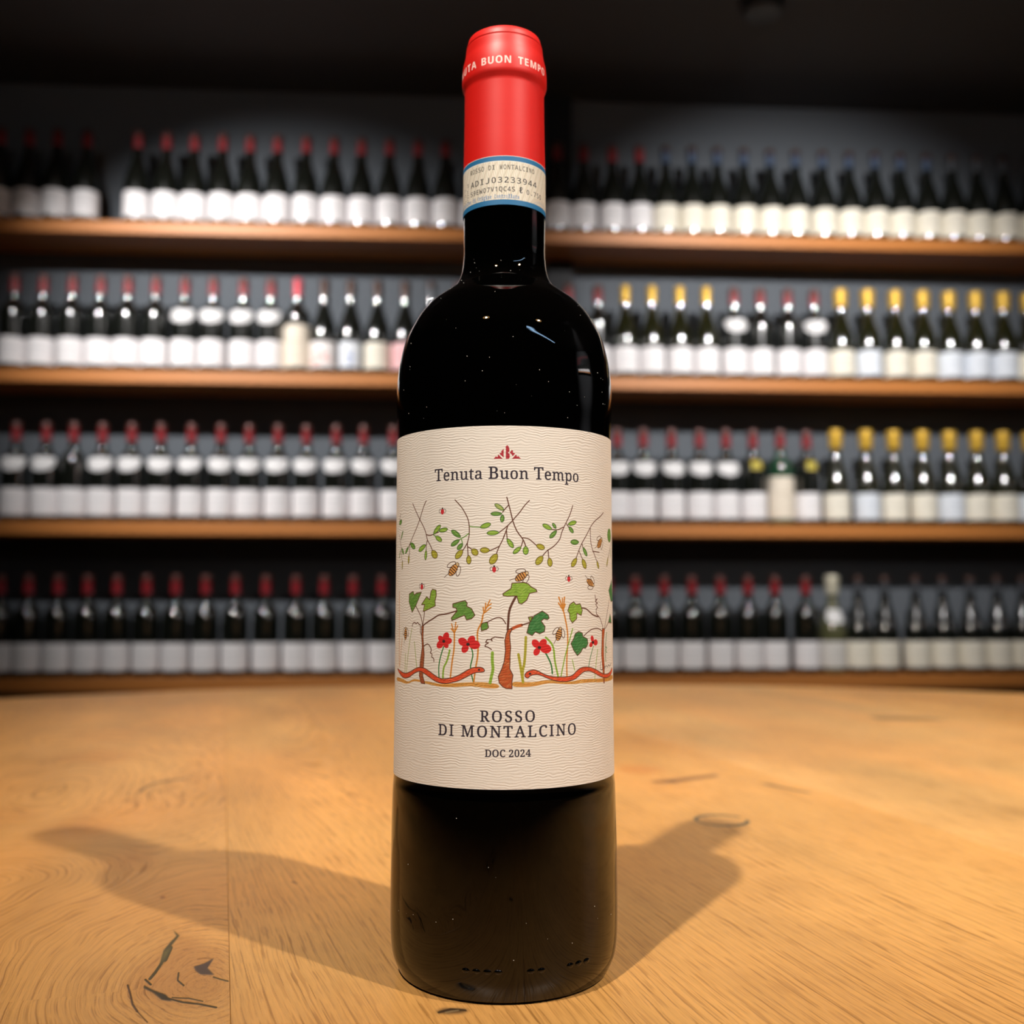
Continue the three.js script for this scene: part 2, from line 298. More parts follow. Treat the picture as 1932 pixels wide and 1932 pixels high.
const texB = plankTexture(2048, 2048, 0.005, 0.366, straightField, [215, 158, 89], (blob, line, g, X, Y) => {
  blob('rgba(64,48,34,0.85)', [[63, 310], [66, 312], [70, 311], [73.5, 309], [70, 307.4], [66, 308]], 2); line('rgba(60,44,30,0.9)', 0.6, [[64, 309.5], [68, 311], [72, 309]]); line('rgba(170,150,110,0.5)', 0.4, [[66, 309], [70, 309.6]]);
  g.strokeStyle = 'rgba(62,66,58,0.8)'; g.lineWidth = 9; g.beginPath(); g.ellipse(X(267), Y(528), X(281) - X(267), Y(514) - Y(528), 0, 0.3, 5.9); g.stroke();
  blob('rgba(104,66,40,0.62)', [[276, 646], [290, 641], [308, 649], [331, 657], [333, 666], [312, 660], [296, 655], [280, 653]], 5); blob('rgba(70,50,36,0.8)', [[289, 645], [293, 643], [294, 650], [290, 651]], 3);
  blob('rgba(84,58,42,0.85)', [[345, 627], [349, 622], [353, 604], [359, 586], [356, 586], [350, 602], [346, 616]], 4); blob('rgba(120,84,50,0.5)', [[318, 668], [336, 652], [346, 640], [340, 650]], 5); blob('rgba(190,100,40,0.35)', [[270, 690], [285, 720], [310, 700], [290, 680]], 16);
  blob('rgba(130,80,36,0.7)', [[31, 466], [33, 465], [34, 461], [32, 462]], 1);
});
const texC = plankTexture(1024, 1024, 0.366, 0.73, farField, [219, 166, 100], (blob) => { blob('rgba(92,78,52,0.6)', [[636, 918], [650, 946], [700, 918], [712, 900], [670, 905]], 7); });
const plankMat = (t) => std({ map: t, roughness: 0.34, bumpMap: t, bumpScale: 0.00022, ior: 1.45 });
const matA = plankMat(texA), matB = plankMat(texB), matC = plankMat(texC);
const tcS = toS(TC[0], -TC[1]), tcQ = toQ(TC[0], -TC[1]);
const basis = new THREE.Matrix4().makeBasis(new THREE.Vector3(CB, 0, -SB), new THREE.Vector3(-SB, 0, -CB), new THREE.Vector3(0, 1, 0));
function plank(a, b, material) {
  const lo = Math.max(a, tcS - TR + 0.001), hi = Math.min(b, tcS + TR - 0.001), pts = [], N = 40, GAP = 0.00006;
  for (let i = 0; i <= N; i++) { const s = lo + GAP + (hi - lo - 2 * GAP) * (0.5 - 0.5 * Math.cos(Math.PI * i / N)); pts.push([s, tcQ + Math.sqrt(Math.max(0, TR * TR - (s - tcS) ** 2))]); }
  for (let i = N; i >= 0; i--) { const [s] = pts[i]; pts.push([s, tcQ - Math.sqrt(Math.max(0, TR * TR - (s - tcS) ** 2))]); }
  const g = new THREE.ExtrudeGeometry(new THREE.Shape(pts.map(([s, q]) => new THREE.Vector2(s, q))), { depth: 0.0375, bevelEnabled: true, bevelThickness: 0.00012, bevelSize: 0.0001, bevelOffset: -0.0001, bevelSegments: 2 });
  g.applyMatrix4(basis); g.translate(-TC[0], TABLE - 0.03775, -TC[1]);
  return part('plank', g, material, table);
}
for (const [a, b, m] of [[-1.2, -0.715, matB], [-0.715, -0.355, matC], [-0.355, 0.005, matA], [0.005, 0.366, matB], [0.366, 0.73, matC], [0.73, 1.09, matB], [1.09, 1.6, matC]]) plank(a, b, m);
const legMat = std({ color: lin(0.02, 0.02, 0.022), roughness: 0.5, metalness: 0.6 });
part('pedestal', lathe(smooth([[0.42, 0], [0.42, 0.018], [0.12, 0.03], [0.085, 0.08], [0.085, 0.62], [0.3, 0.70], [0.34, 0.711], [0.0001, 0.711]], 60), 48), legMat, table);

// ---------------------------------------------------------------- the big bottle
const BX = -0.0027, BZ = -0.3549;
const hero = thing('wine_bottle', BX, TABLE, BZ);
tag(hero, 'big dark wine bottle with bright red capsule and illustrated beige label on the round table', 'bottle');
const glassHero = std({ color: lin(0.0003, 0.0003, 0.0003), roughness: 0.012, ior: 1.45 });
const OUTLINE = [...[[0.0001, 0.0008], [0.0300, 0.0008], [0.0330, 0.0003], [0.0344, 0.0006], [0.0352, 0.0019], [0.0362, 0.0041], [0.0369, 0.0063], [0.03745, 0.0107], [0.0377, 0.0173], [0.0377, 0.032]],
  ...[[0.0376, 0.0457], [0.0373, 0.0595], [0.0370, 0.0631], [0.03675, 0.09], [0.03668, 0.13], [0.03672, 0.1753], [0.0371, 0.185], [0.03708, 0.1931], [0.03672, 0.1973], [0.0362, 0.2015], [0.03530, 0.2057], [0.0341, 0.2099]],
  ...[[0.0321, 0.2141], [0.0295, 0.2185], [0.0259, 0.2228], [0.0233, 0.2249], [0.0202, 0.2272], [0.0175, 0.2294], [0.0160, 0.2316], [0.0152, 0.2337], [0.01475, 0.2358], [0.01435, 0.24], [0.0143, 0.2443], [0.0143, 0.2529], [0.0143, 0.262]]];
part('glass_body', lathe(smooth(OUTLINE, 260), 160), glassHero, hero);
const dotGeo = new THREE.SphereGeometry(0.0011, 14, 10); dotGeo.scale(1.15, 0.75, 0.5);
for (const deg of [-17.3, -12.3, -7.1, -2.1, 12.8, 17.9, 32.9, 37.8, 43.0]) {
  const a = deg * Math.PI / 180, d = part('glass_dot', dotGeo, glassHero, hero); d.position.set(0.0374 * Math.sin(a), 0.0105, 0.0374 * Math.cos(a)); d.rotation.y = a;
}
{ // a little dust on the glass
  const specks = [];
  for (let k = 0; k < 70; k++) {
    const low = rnd() < 0.25, h = low ? 0.012 + rnd() * 0.045 : 0.178 + rnd() * 0.06, th = (rnd() - 0.5) * 2.3, rad = onProfile(OUTLINE, h), q = new THREE.IcosahedronGeometry(0.00006 + rnd() * 0.00011, 0);
    q.translate(rad * Math.sin(th), h, rad * Math.cos(th)); specks.push(q);
  }
  part('dust', mergeGeometries(specks), std({ color: lin(0.7, 0.68, 0.64), roughness: 0.9 }), hero).userData.kind = 'stuff';
}
// capsule with the estate's name round its ring
const CAPLINE = [[0.01445, 0.256], [0.01445, 0.272], [0.0143, 0.280], [0.0142, 0.286], [0.0141, 0.2955], [0.0141, 0.2990], [0.01413, 0.2997], [0.01430, 0.3004], [0.01480, 0.3015], [0.01500, 0.3022], [0.01506, 0.3028], [0.01506, 0.3034], [0.01500, 0.3066], [0.01470, 0.3095],
  [0.01418, 0.3115], [0.01398, 0.3124], [0.01380, 0.3138], [0.01366, 0.3152], [0.01360, 0.3156], [0.01340, 0.3158], [0.01340, 0.3160], [0.01356, 0.3162], [0.01350, 0.3165], [0.01320, 0.3175], [0.01285, 0.3188], [0.0121, 0.3193], [0.0001, 0.3193]];
const capGeo = lathe(CAPLINE, 128);
{
  const W = 2048, H = 1024, [c, g] = canvas(W, H), at = capGeo.userData.at, total = at[at.length - 1];
  const row = (h) => { for (let i = 1; i < CAPLINE.length; i++) if (CAPLINE[i][1] >= h) { const k = (h - CAPLINE[i - 1][1]) / (CAPLINE[i][1] - CAPLINE[i - 1][1]); return H * (1 - (at[i - 1] + (at[i] - at[i - 1]) * k) / total); } return 0; };
  g.fillStyle = '#d2160f'; g.fillRect(0, 0, W, H);
  for (let k = 0; k < 260; k++) { g.fillStyle = `rgba(${rnd() > 0.5 ? '255,70,50' : '150,0,0'},0.05)`; g.fillRect(rnd() * W, rnd() * H, 200 + rnd() * 500, 2); }
  g.fillStyle = '#f6d3cd'; g.textAlign = 'center'; g.textBaseline = 'middle';
  const size = (row(0.3043) - row(0.3070)) / 0.714, y = row(0.30545), wide = (W / 0.0937) / (H / total) * 0.98;
  for (const [word, a, b] of [['TENUTA', -103, -40], ['BUON', -32.6, 10.5], ['TEMPO', 18.5, 70]]) {
    g.font = `bold ${size}px sans-serif`; let w = 0; for (const ch of word) w += g.measureText(ch).width * wide;
    const X = (deg) => (deg + 180) / 360 * W, gap = (X(b) - X(a) - w) / (word.length - 1); let x = X(a);
    for (const ch of word) { const cw = g.measureText(ch).width * wide; g.save(); g.translate(x + cw / 2, y); g.scale(wide, 1); g.fillText(ch, 0, 0); g.restore(); x += cw + gap; }
  }
  part('capsule', capGeo, std({ map: canvasTexture(c), roughness: 0.46 }), hero);
}
// paper strip at the foot of the capsule
{
  const W = 2048, H = 392, [c, g] = canvas(W, H), X = (deg) => (deg + 180) / 360 * W;
  g.fillStyle = '#e4ddd0'; g.fillRect(0, 0, W, H);
  for (let x = 0; x < W; x += 11) { g.strokeStyle = (x / 11) % 3 ? 'rgba(140,116,80,0.5)' : 'rgba(120,130,90,0.45)'; g.lineWidth = 3; g.beginPath(); for (let y = 30; y < H - 30; y += 6) { const xx = x + 5 * Math.sin(y / 21 + (x / 11) * 1.3); y === 30 ? g.moveTo(xx, y) : g.lineTo(xx, y); } g.stroke(); }
  g.fillStyle = '#cfc4b4'; g.beginPath(); g.ellipse(X(62), H * 0.92, 140, 70, 0, 0, 7); g.fill();
  g.strokeStyle = 'rgba(120,150,190,0.5)'; g.lineWidth = 3; for (const r of [110, 90]) { g.beginPath(); g.ellipse(X(62), H * 0.95, r, r * 0.5, 0, 3.3, 6.1); g.stroke(); }
  g.fillStyle = '#1f6c9e'; g.fillRect(0, 0, W, H * 0.105); g.fillRect(0, H * 0.897, W, H);
  g.fillStyle = '#f3efe6'; g.fillRect(0, H * 0.105, W, 4); g.fillRect(0, 0, W, 3);
  g.textBaseline = 'middle'; g.textAlign = 'center';
  const fit = (word, a, b, y, h, font, col, weight = '') => {
    g.fillStyle = col; const size = h * H / 0.714; g.font = `${weight} ${size}px ${font}`;
    const n = [...word].length, dx = (X(b) - X(a)) / n; [...word].forEach((ch, i) => { const w = g.measureText(ch).width; g.save(); g.translate(X(a) + dx * (i + 0.5), y * H); g.scale(Math.min(1.3, dx * 0.86 / Math.max(w, 4)), 1); g.fillText(ch, 0, 0); g.strokeStyle = col; g.lineWidth = 1.3; g.strokeText(ch, 0, 0); g.restore(); });
  };
  g.lineWidth = 2; fit('ROSSO DI MONTALCINO', -54, 46, 0.235, 0.092, 'sans-serif', '#3c3a34');
  fit('ADIJ03233944', -53, 51, 0.50, 0.112, 'monospace', '#1c1d24');
  fit('S9EW07V1QC4S', -53, 15.5, 0.685, 0.092, 'monospace', '#1c1d24');
  fit('\u2113', 20, 26.5, 0.685, 0.12, 'serif', '#1c1d24', 'bold'); fit('0.750', 31, 62, 0.70, 0.092, 'monospace', '#1c1d24');
  fit('Denominazione di Origine Controllata', -92, 21, 0.835, 0.075, 'serif', '#4b76ac');
  g.fillStyle = 'rgba(50,48,56,0.75)'; for (const [a, w] of [[-73, 7], [-67, 6], [-60, 8]]) for (let y = 0.42; y < 0.80; y += 0.045) if (rnd() > 0.2) g.fillRect(X(a) - w * rnd(), y * H, w + 6 * rnd(), 7 + 5 * rnd());
  part('neck_strip', lathe([[0.01456, 0.25437], [0.01453, 0.2715]], 128), std({ map: canvasTexture(c), roughness: 0.55 }), hero);
}
// front label: canvas units are tenths of a millimetre along the glass, 123 mm wide and 111 mm high
{
  const K = 2048 / 1230, W = 2048, H = Math.round(1111 * K), [c, g] = canvas(W, H);
  g.fillStyle = '#e8e1d8'; g.fillRect(0, 0, W, H);
  for (let k = 0; k < 9000; k++) { g.fillStyle = rnd() > 0.5 ? 'rgba(255,250,240,0.10)' : 'rgba(150,130,105,0.07)'; g.fillRect(rnd() * W, rnd() * H, 6 + rnd() * 30, 2); }
  g.scale(K, K); g.lineCap = g.lineJoin = 'round';
  const INK = { b: '#5e3524', g: '#5f8f35', l: '#86ac35', p: '#9cab5a', d: '#37783a', o: '#a7a02c', w: '#cd8430', y: '#cf9040', t: '#a2522e', r: '#b9501f', s: '#dd4a24', R: '#cf1f1f', k: '#2c1c1a', m: '#ab2735' };
  const path = (p, closed) => {
    g.beginPath(); const n = p.length / 2, at = (i) => [p[2 * ((i + n) % n)], p[2 * ((i + n) % n) + 1]];
    if (closed === 2) { g.moveTo(...at(0)); for (let i = 1; i < n; i++) g.lineTo(...at(i)); g.closePath(); return; }
    if (closed) { for (let i = 0; i < n; i++) { const [x, y] = at(i), [a, b] = at(i + 1); if (!i) { const [u, v] = at(-1); g.moveTo((u + x) / 2, (v + y) / 2); } g.quadraticCurveTo(x, y, (x + a) / 2, (y + b) / 2); } g.closePath(); return; }
    g.moveTo(...at(0)); if (n === 2 || n > 11) { for (let i = 1; i < n; i++) g.lineTo(...at(i)); return; }
    for (let i = 1; i < n - 1; i++) { const [x, y] = at(i), [a, b] = at(i + 1), end = i === n - 2; g.quadraticCurveTo(x, y, end ? a : (x + a) / 2, end ? b : (y + b) / 2); }
  };
  const hatch = (x, y, w, h) => { for (let k = 0; k < w * h / 40; k++) { g.strokeStyle = k % 2 ? 'rgba(20,50,20,0.10)' : 'rgba(255,255,200,0.12)'; g.lineWidth = 2; const a = x + rnd() * w, b = y + rnd() * h; g.beginPath(); g.moveTo(a, b); g.lineTo(a + 8, b - 6); g.stroke(); } };
  const st = (col, w, ...p) => { path(p, false); g.strokeStyle = INK[col]; g.lineWidth = w; g.stroke(); };
  const fl = (col, ln, ...p) => {
    const how = 'gldt'.includes(col) || col === 'r' ? 2 : true; path(p, how); g.save(); g.fillStyle = INK[col]; g.fill(); g.clip(); const xs = p.filter((_, i) => !(i % 2)), ys = p.filter((_, i) => i % 2), x = Math.min(...xs), y = Math.min(...ys); hatch(x, y, Math.max(...xs) - x, Math.max(...ys) - y); g.restore();
    if (ln) { path(p, how); g.strokeStyle = INK[ln]; g.lineWidth = 2.6; g.stroke(); }
  };
  const pg = (col, ...p) => { g.beginPath(); for (let i = 0; i < p.length; i += 2) i ? g.lineTo(p[i], p[i + 1]) : g.moveTo(p[i], p[i + 1]); g.closePath(); g.fillStyle = INK[col]; g.fill(); };
  const lf = (col, w, x0, y0, x1, y1) => {
    const dx = x1 - x0, dy = y1 - y0, nx = -dy * w * 0.62, ny = dx * w * 0.62;
    g.beginPath(); g.moveTo(x0, y0); g.bezierCurveTo(x0 + dx * 0.2 + nx, y0 + dy * 0.2 + ny, x0 + dx * 0.9 + nx, y0 + dy * 0.9 + ny, x1, y1); g.bezierCurveTo(x0 + dx * 0.9 - nx, y0 + dy * 0.9 - ny, x0 + dx * 0.2 - nx, y0 + dy * 0.2 - ny, x0, y0); g.closePath();
    g.fillStyle = INK[col]; g.fill(); if (col !== 'R') { g.strokeStyle = col === 'o' ? '#5d4a1c' : '#3e5a26'; g.lineWidth = 2; g.stroke(); g.strokeStyle = 'rgba(255,255,190,0.35)'; g.lineWidth = 1.6; g.beginPath(); g.moveTo(x0 + dx * 0.3, y0 + dy * 0.3); g.lineTo(x0 + dx * 0.8 + nx * 0.3, y0 + dy * 0.8 + ny * 0.3); g.stroke(); }
  };
  const bee = (x0, y0, x1, y1) => {                                    // head, tail
    const L = Math.hypot(x1 - x0, y1 - y0), a = Math.atan2(y1 - y0, x1 - x0); g.save(); g.translate(x0, y0); g.rotate(a); g.strokeStyle = '#4a2a18'; g.lineWidth = 2;
    for (const s of [-1, 1]) { g.beginPath(); g.ellipse(L * 0.36, s * L * 0.34, L * 0.34, L * 0.15, s * 0.45, 0, 7); g.stroke(); }
    g.beginPath(); g.ellipse(L * 0.55, 0, L * 0.45, L * 0.24, 0, 0, 7); g.fillStyle = '#d89a4e'; g.fill(); g.stroke();
    g.lineWidth = 3; for (const k of [0.34, 0.5, 0.66, 0.82]) { const h = L * 0.24 * Math.sqrt(1 - ((k - 0.55) / 0.45) ** 2); g.beginPath(); g.moveTo(L * k, -h); g.lineTo(L * k, h); g.stroke(); }
    g.lineWidth = 1.6; g.beginPath(); g.moveTo(L * 0.85, L * 0.1); g.lineTo(L * 1.35, L * 0.22); g.stroke(); g.beginPath(); g.ellipse(L * 0.06, 0, L * 0.11, L * 0.12, 0, 0, 7); g.fillStyle = '#d8bf94'; g.fill(); g.stroke(); g.restore();
  };
  const bug = (x, y) => { g.strokeStyle = '#3a2420'; g.lineWidth = 1.4; for (const s of [-1, 1]) { g.beginPath(); g.ellipse(x + s * 8, y - 1, 5, 6, 0, 0, 7); g.stroke(); } g.fillStyle = '#c8202a'; g.beginPath(); g.ellipse(x, y + 1, 6, 9, 0, 0, 7); g.fill(); g.fillStyle = '#3a2420'; g.beginPath(); g.arc(x, y - 9, 3, 0, 7); g.fill(); };
  st('b',3,274,230,291,253,311,280,329,302,342,322,348,340,352,353,366,369,374,386);st('b',3,345,226,334,241,323,265,311,290,295,314,274,340,261,357,249,369);st('b',3,259,359,257,373,255,394);
  st('b',3,348,334,360,338,378,334,398,328);st('b',3,351,353,345,368,346,383);st('b',3,177,257,163,280);st('b',3,164,325,173,343,188,370,192,406);
  st('b',3,459,229,479,248,493,269,504,290,508,312,508,335,506,350,501,365,503,380,504,404);st('b',3,501,365,493,380,485,389);st('b',3,505,377,516,384);st('b',3,631,249,621,259,613,270);
  st('b',3,628,315,617,349,604,373,596,392,594,399);st('b',3,602,376,589,383,573,389);st('g',3,510,313,529,316,544,316);st('g',3,506,335,495,344,479,351,475,354);st('g',3,482,353,485,364);st('g',3,378,336,387,341);
  st('b',3.5,626,224,632,246,637,265,644,295,650,313,659,332,674,350,681,363,685,375);st('b',3,697,233,682,247,667,270,653,285,644,296,631,310,616,323,602,333);st('b',3,629,312,625,328,616,347);st('b',3,625,325,626,340,627,353);
  st('b',3,676,358,672,373,670,377);st('b',3,676,349,691,350,703,358,719,372);st('b',3,850,243,840,271,826,294,814,314,805,333,801,350,786,367,771,379,758,385,748,394,740,404);st('b',3,758,387,760,409);
  st('b',3,812,313,801,319,788,323,771,321);st('b',3,825,302,832,311);st('b',3,1017,255,995,269,962,283,941,298,928,312,909,337,889,360,875,384,863,409);st('b',3,876,386,891,411);st('b',3,889,361,893,374);
  st('b',3,931,309,931,341,935,366,947,387,968,416);st('b',3,943,385,961,385,984,387);st('b',3,1143,314,1108,346,1065,399);lf('g',0.3,249,369,225,390);lf('g',0.5,261,358,290,375);lf('l',0.38,378,333,406,306);
  lf('l',0.42,400,325,433,319);lf('l',0.5,386,341,411,356);lf('l',0.4,344,366,310,385);lf('l',0.34,346,383,343,414);lf('g',0.5,159,289,191,281);lf('g',0.2,183,343,204,314);lf('g',0.4,191,371,212,391);lf('g',0.2,178,377,163,403);
  lf('l',0.45,543,317,576,306);lf('g',0.4,479,346,447,324);lf('g',0.42,475,354,446,372);lf('g',0.55,486,366,468,384);lf('l',0.38,602,333,564,335);lf('p',0.4,617,264,589,245);lf('g',0.36,611,275,576,275);lf('g',0.55,613,278,611,301);
  lf('o',0.32,252,395,249,424);lf('o',0.24,199,410,199,441);lf('o',0.75,371,386,392,408);lf('o',0.55,486,386,462,412);lf('o',0.6,506,403,507,430);lf('o',0.8,516,384,535,401);lf('o',0.6,573,388,543,387);lf('o',0.6,596,399,575,430);
  lf('l',0.42,627,352,646,380);lf('l',0.42,670,377,646,398);lf('l',0.7,685,375,685,401);lf('l',0.42,771,321,740,307);lf('g',0.5,786,318,774,302);lf('g',0.42,788,325,764,348);lf('l',0.4,831,304,865,294);lf('g',0.5,834,311,852,329);
  lf('g',0.5,875,358,841,359);lf('g',0.4,894,374,913,401);lf('g',0.9,1109,326,1056,327);lf('p',0.2,1100,369,1098,401);lf('o',0.62,719,371,746,381);lf('o',0.6,740,405,718,431);lf('o',0.64,762,410,766,437);lf('o',0.5,866,409,844,436);
  lf('o',0.55,891,411,907,441);lf('o',0.42,968,415,980,439);lf('o',0.25,1062,399,1045,431);bee(470,428,440,464);bee(691,456,653,480);bee(1004,341,973,371);bee(801,626,789,665);bee(949,495,912,477);bee(234,629,232,668);bug(413,263);
  bug(587,446);bug(833,474);bug(327,498);fl('y','',143,792,217,794,255,803,289,789,327,792,377,796,417,801,468,794,515,791,560,790,603,796,603,809,560,808,515,802,468,807,417,809,378,805,327,798,289,796,250,810,191,805,144,806);
  fl('y','',642,788,677,790,710,791,745,785,794,787,833,795,878,788,928,789,993,793,1116,785,1143,803,1009,805,910,799,848,802,794,798,757,794,710,804,666,805,642,803);st('b',3,296,559,317,582,328,600,332,622);
  st('b',3,341,575,338,600,332,622);st('b',4,466,574,447,580,421,585,399,587,379,599,351,611,333,622);st('b',3,277,625,279,614,295,611,299,618,306,610,314,618,321,618,323,631,321,645,328,651);
  st('b',3,337,687,352,676,364,681,374,697,366,706,377,708,372,719,384,721,383,732);st('p',3,275,632,251,706,242,774);st('p',3,233,713,231,775);st('p',3,290,673,300,724,304,753);st('w',3,205,665,182,760);
  st('w',4,169,513,171,579,177,753);st('d',4,421,684,408,716,401,753,404,779);st('l',6,443,695,435,730,418,750,419,783);st('w',5,459,644,460,686,451,730,446,778);st('w',4,459,644,449,614);st('w',4,459,644,464,609);
  st('w',4,459,642,470,620);st('w',4,459,642,448,629);st('d',4,514,683,523,702,517,728,511,750,523,791);st('w',5,552,587,550,609,537,628,534,650,538,680,536,717,529,750,524,791);st('w',4,552,587,563,565,574,541);
  st('w',4,555,580,553,563);st('w',4,557,580,577,563);st('w',4,559,572,561,550);st('w',4,563,563,578,552);st('b',3,623,613,616,600,605,593,592,594,568,607);
  st('b',3,616,656,590,653,579,658,581,665,577,661,566,661,561,669,570,671,561,676,559,682,568,684,579,691);st('l',9,582,701,581,728,585,749,579,773,575,792);st('b',7,654,530,639,556,632,580,631,604,629,632);
  st('r',9,637,632,650,622,672,617);st('b',4,672,617,699,609);st('d',5,745,697,762,725,770,747,771,766);st('l',6,749,655,767,670,777,690,779,730,791,774);st('o',8,676,790,668,739,662,706);st('o',8,676,790,672,762,683,728,685,654);
  st('w',5,824,777,822,731,829,665,825,621,812,574);st('w',5,812,574,794,550);st('w',5,810,568,795,532);st('w',5,812,568,816,532);st('w',5,810,574,818,554);st('w',4,809,563,808,535);st('l',4,847,630,831,674,815,718,802,774);
  st('b',4,884,566,902,565,923,577,946,591,974,594);st('b',3,955,525,959,541,968,537,957,546,970,550,959,555,970,564,961,571,963,585,986,599,1004,624,1007,638);st('b',3,896,653,919,638,950,630,986,633,1001,642);
  st('b',3,1074,537,1047,579,1018,634);st('b',3,1058,614,1024,634);st('d',3,943,688,922,726,918,752);st('l',3,968,698,955,754,950,790);st('l',3,845,726,854,758);st('d',4,1038,646,1020,705,1029,740);
  st('d',3,1026,694,1044,692,1026,708,1040,711);st('w',4,1129,618,1118,757);fl('t','b',328,622,337,622,335,656,341,711,338,751,335,778,345,802,327,801,318,779,322,734,331,689,328,656);
  fl('r','b',629,632,642,626,641,632,635,645,636,665,638,684,636,710,636,728,635,749,645,769,642,788,642,810,624,809,613,803,603,792,600,773,611,749,618,728,622,695,620,665,624,645);
  fl('r','b',1001,633,1021,634,1012,670,1011,716,1016,762,1015,808,1009,807,994,715);fl('g','b',281,513,257,521,255,546,276,580,298,557,325,516,298,519,288,525);
  fl('l','b',375,507,390,510,391,526,386,543,387,559,357,570,334,577,341,555,326,555,350,530,363,539,369,514);
  fl('g','b',453,552,495,542,502,550,500,559,516,567,527,587,516,598,500,602,493,587,471,596,450,604,448,596,468,574,464,565,453,563);fl('g','b',546,620,550,611,566,607,570,624,564,630,548,635);
  fl('l','b',642,489,670,487,679,486,693,491,702,500,718,508,721,515,697,520,688,541,672,553,663,550,657,528,628,529,615,527,614,521,639,505);fl('l','b',693,593,706,591,699,609);
  fl('d','b',697,609,711,589,738,574,757,586,761,596,755,601,743,598,734,605,747,622,745,637,729,644,715,638,705,649,688,641,692,626);
  fl('l','b',828,574,836,555,852,546,862,555,879,552,884,561,889,573,884,589,865,581,864,599,846,612,836,599,835,581);
  fl('d','b',851,661,857,646,872,639,888,644,891,655,912,663,915,678,904,692,891,691,881,704,866,714,851,697,840,676);fl('d','b',1117,472,1160,542,1097,546,1065,509);fl('d','b',1083,586,1108,617,1058,614);
  lf('R',0.75,421,668,400,654);lf('R',0.75,421,668,436,641);lf('R',0.75,421,668,451,665);lf('R',0.75,421,668,436,688);lf('R',0.75,421,668,395,687);st('k',9,420,668,422,668);lf('R',0.75,505,676,473,662);lf('R',0.75,505,676,525,651);
  lf('R',0.75,505,676,544,678);lf('R',0.75,505,676,487,701);st('k',9,504,676,506,676);lf('R',0.75,728,686,706,663);lf('R',0.75,728,686,750,662);lf('R',0.75,728,686,768,693);lf('R',0.75,728,686,712,709);st('k',9,727,686,729,686);
  lf('R',0.75,941,675,934,653);lf('R',0.75,941,675,969,676);lf('R',0.75,941,675,923,687);st('k',9,940,675,943,675);
  fl('s','b',148,762,190,771,234,777,272,768,301,755,326,751,349,755,377,769,403,782,422,784,450,780,477,770,498,757,521,746,548,744,558,752,557,760,533,760,510,770,482,785,455,793,425,799,395,795,365,781,340,769,319,763,293,771,264,786,234,792,204,788,174,776);
  fl('s','b',681,769,688,758,710,752,724,757,743,768,766,775,801,778,828,778,848,774,865,759,887,750,925,752,965,764,993,776,1034,782,1076,777,1108,761,1117,776,1066,791,1021,793,983,785,956,775,925,764,894,764,875,775,856,787,823,793,789,791,757,781,733,770,715,767,697,771,692,779,683,775);
  st('k',6,540,753,541,753);st('k',6,697,765,699,765);st('k',2,989,738,972,782,1022,753);st('k',2,1016,762,1035,750,1042,761,1058,749,1066,761,1094,748);pg('m',585,104,592,96,597,99,599,90,613,104);
  pg('m',603,87,608,85,610,85,608,81,616,73,616,100,603,88);pg('m',621,68,627,61,634,68,631,68,634,72,634,80,631,84,629,85,634,88,635,93,635,99,633,103,630,104,623,104,623,68);
  pg('m',641,75,646,80,644,84,652,87,644,96,641,90,638,87,634,85,640,79);pg('m',642,104,655,90,658,98,661,95,670,103);
  // lettering, each word fitted between its measured ends
  const letters = (word, x0, x1, base, cap, small = 1) => {
    g.fillStyle = '#2a2230'; g.textAlign = 'left'; g.textBaseline = 'alphabetic';
    const size = (ch) => cap / 0.714 * (ch === ch.toLowerCase() && ch !== ch.toUpperCase() ? small : 1); let w = 0;
    const width = (ch) => { g.font = `${size(ch)}px serif`; return g.measureText(ch).width * 1.0; };
    for (const ch of word) w += width(ch);
    const gap = (x1 - x0 - w) / (word.length - 1); let x = x0;
    for (const ch of word) { const cw = width(ch); g.save(); g.translate(x, base); g.fillText(ch, 0, 0); g.strokeStyle = '#2a2230'; g.lineWidth = 1.3; g.strokeText(ch, 0, 0); g.restore(); x += cw + gap; }
  };
  letters('Tenuta Buon Tempo', 381, 877, 167, 38, 0.9);
  letters('ROSSO', 543, 715, 909.5, 33); letters('DI MONTALCINO', 402, 859, 956, 34); letters('DOC 2024', 559, 700, 1014, 21);
  // laid paper: fine wavy ribs, as relief only
  const BW = 1024, BH = 1024, b = new Uint8Array(BW * BH * 4);
  for (let y = 0; y < BH; y++) for (let x = 0; x < BW; x++) {
    const wob = (noise(x * 0.018, y * 0.012) - 0.5) * 10 + (noise(x * 0.07 + 9, y * 0.06) - 0.5) * 7, p = (y + wob) / BH * 134, v = 0.5 + 0.36 * Math.sin(p * 2 * Math.PI) * (0.3 + 1.1 * noise(x * 0.03 + 70, y * 0.08)) + 0.16 * (noise(x * 0.35, y * 0.5) - 0.5), i = (y * BW + x) * 4;
    b[i] = b[i + 1] = b[i + 2] = 255 * clamp01(v); b[i + 3] = 255;
  }
  const relief = new THREE.DataTexture(b, BW, BH); relief.magFilter = THREE.LinearFilter; relief.needsUpdate = true;
  const half = 61.5 / 36.95, front = lathe([[0.03708, 0.0637], [0.03690, 0.09], [0.03684, 0.13], [0.03686, 0.1748]], 160, -half, 2 * half);
  const edge = lathe([[0.03686, 0.1748], [0.03660, 0.1748]], 160, -half, 2 * half), foot = lathe([[0.0368, 0.0637], [0.03708, 0.0637]], 160, -half, 2 * half);
  for (const e of [edge, foot]) { const u = e.attributes.uv; for (let i = 0; i < u.count; i++) u.setXY(i, 0.01, 0.995); }
  part('label', mergeGeometries([front, edge, foot]), std({ map: canvasTexture(c), bumpMap: relief, bumpScale: 0.00006, roughness: 0.75 }), hero);
}

